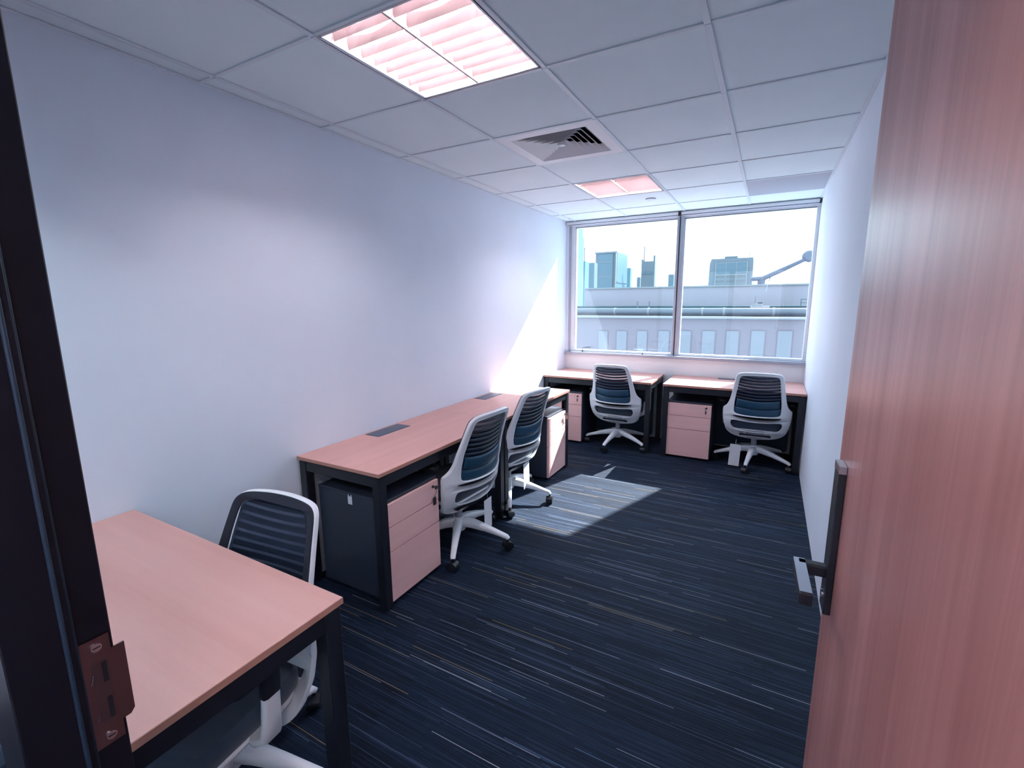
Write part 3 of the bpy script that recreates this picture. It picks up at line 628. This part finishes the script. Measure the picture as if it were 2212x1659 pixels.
MB().tube([vw(1751, 564, YC - .3) - lo, vw(1749, 577, YC - .3) - lo, vw(1750, 585, YC - .3) - lo, vw(1744, 608, YC - .3) - lo], .022, 6).build('hoist_rope', CH_GREY, cn)
MB().tube([vw(1670, 594, YC - .4) - lo, vw(1663, 600, YC - .4) - lo, vw(1661, 608, YC - .4) - lo], .05, 6).build('luffing_ram', CRANE, cn)
MB().tube([vw(1661, 606, YB + 4.6) - lo, vw(1654, 630, YB + 4.6) - lo], .02, 6).build('guy_rope', CH_GREY, cn)
# skyline towers: front face between directions a..c, receding side face c..b
def tower(nm, label, a, c, b, top, y, m, mside=None):
    p, q = vw(a, top, y), vw(c, top, y); r = vw(b, top, y + 100) - CAM
    depth = max(5., (q.x - CAM.x) / (r.x / r.y) + CAM.y - y)
    t = thing(nm, label, 'building', (p.x, y, gz)); w = q.x - p.x; h = p.z - gz
    B(0, w, 0, depth, 0, h).build('tower_body', m, t)
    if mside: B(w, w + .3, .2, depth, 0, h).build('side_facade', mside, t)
    return t, w, h, depth
YT = 260.
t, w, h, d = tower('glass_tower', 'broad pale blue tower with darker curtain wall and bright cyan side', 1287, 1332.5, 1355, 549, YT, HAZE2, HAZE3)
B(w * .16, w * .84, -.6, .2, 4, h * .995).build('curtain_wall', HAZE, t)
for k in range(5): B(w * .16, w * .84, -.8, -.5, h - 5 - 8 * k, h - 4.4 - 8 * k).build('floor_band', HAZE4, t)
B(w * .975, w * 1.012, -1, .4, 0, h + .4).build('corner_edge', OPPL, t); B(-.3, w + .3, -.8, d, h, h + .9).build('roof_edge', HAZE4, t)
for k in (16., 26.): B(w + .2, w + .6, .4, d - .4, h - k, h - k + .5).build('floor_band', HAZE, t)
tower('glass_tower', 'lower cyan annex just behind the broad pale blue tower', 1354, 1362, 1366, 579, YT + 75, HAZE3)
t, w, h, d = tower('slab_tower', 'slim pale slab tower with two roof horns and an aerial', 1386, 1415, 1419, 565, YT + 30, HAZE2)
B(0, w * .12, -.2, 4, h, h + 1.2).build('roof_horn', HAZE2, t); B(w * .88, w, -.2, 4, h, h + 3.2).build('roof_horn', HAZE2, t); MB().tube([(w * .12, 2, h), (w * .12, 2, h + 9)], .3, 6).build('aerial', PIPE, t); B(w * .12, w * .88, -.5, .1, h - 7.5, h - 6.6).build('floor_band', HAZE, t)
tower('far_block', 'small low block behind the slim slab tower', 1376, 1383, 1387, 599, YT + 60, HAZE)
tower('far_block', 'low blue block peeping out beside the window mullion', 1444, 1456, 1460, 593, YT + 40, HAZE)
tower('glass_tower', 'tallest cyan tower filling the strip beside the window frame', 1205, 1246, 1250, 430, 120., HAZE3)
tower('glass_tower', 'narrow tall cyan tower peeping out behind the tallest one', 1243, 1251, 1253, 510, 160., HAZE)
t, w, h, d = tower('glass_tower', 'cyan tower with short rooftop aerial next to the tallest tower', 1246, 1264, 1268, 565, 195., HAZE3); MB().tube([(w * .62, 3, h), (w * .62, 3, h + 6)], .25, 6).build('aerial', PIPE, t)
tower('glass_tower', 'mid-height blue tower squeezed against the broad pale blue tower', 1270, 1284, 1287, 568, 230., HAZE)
p, q = vw(1535, 560, 110.), vw(1627, 560, 110.); t = thing('office_block', 'pale office block with six large gridded windows behind the roof', 'building', (p.x, 110, gz)); w = q.x - p.x; h = p.z - gz
MB().rings([[(-.6, 0, 0), (w + .3, 0, 0), (w + .3, 16, 0), (-.6, 16, 0)], [(-.1, 0, h - 1), (w + .1, 0, h - 1), (w + .1, 16, h - 1), (-.1, 16, h - 1)], [(.2, 0, h), (w, 0, h), (w, 16, h), (.2, 16, h)]], True, False).build('block_body', HAZE2, t)
B(w * .33, w * .63, 1, 6, h, h + .5).build('roof_house', HAZE4, t); MB().tube([(w * .9, 2, h), (w * .9, 2, h + 1.8)], .06, 6).build('aerial', PIPE, t)
x0, x1, z1 = w * .14, w * .88, h - .9; z0 = h - 6.2
B(x0 - .1, x1 + .1, -.20, .05, z0 - .1, z1 + .1).build('window_surround', OPPL, t)
for i in range(3):
    for j in range(2):
        xa, xb = x0 + (x1 - x0) * i / 3 + .08, x0 + (x1 - x0) * (i + 1) / 3 - .08; za, zb = (z1 - 2.35, z1) if j else (z0, z1 - 2.6)
        g_ = B(xa, xb, -.28, -.18, za, zb).build('window', FARW if j else HAZE4, t)
        if not j:
            for k in range(3): B(xa + .05, xb - .05, -.34, -.26, za + .25 + k * .95, za + .75 + k * .95).build('louvre', LOUV, g_)
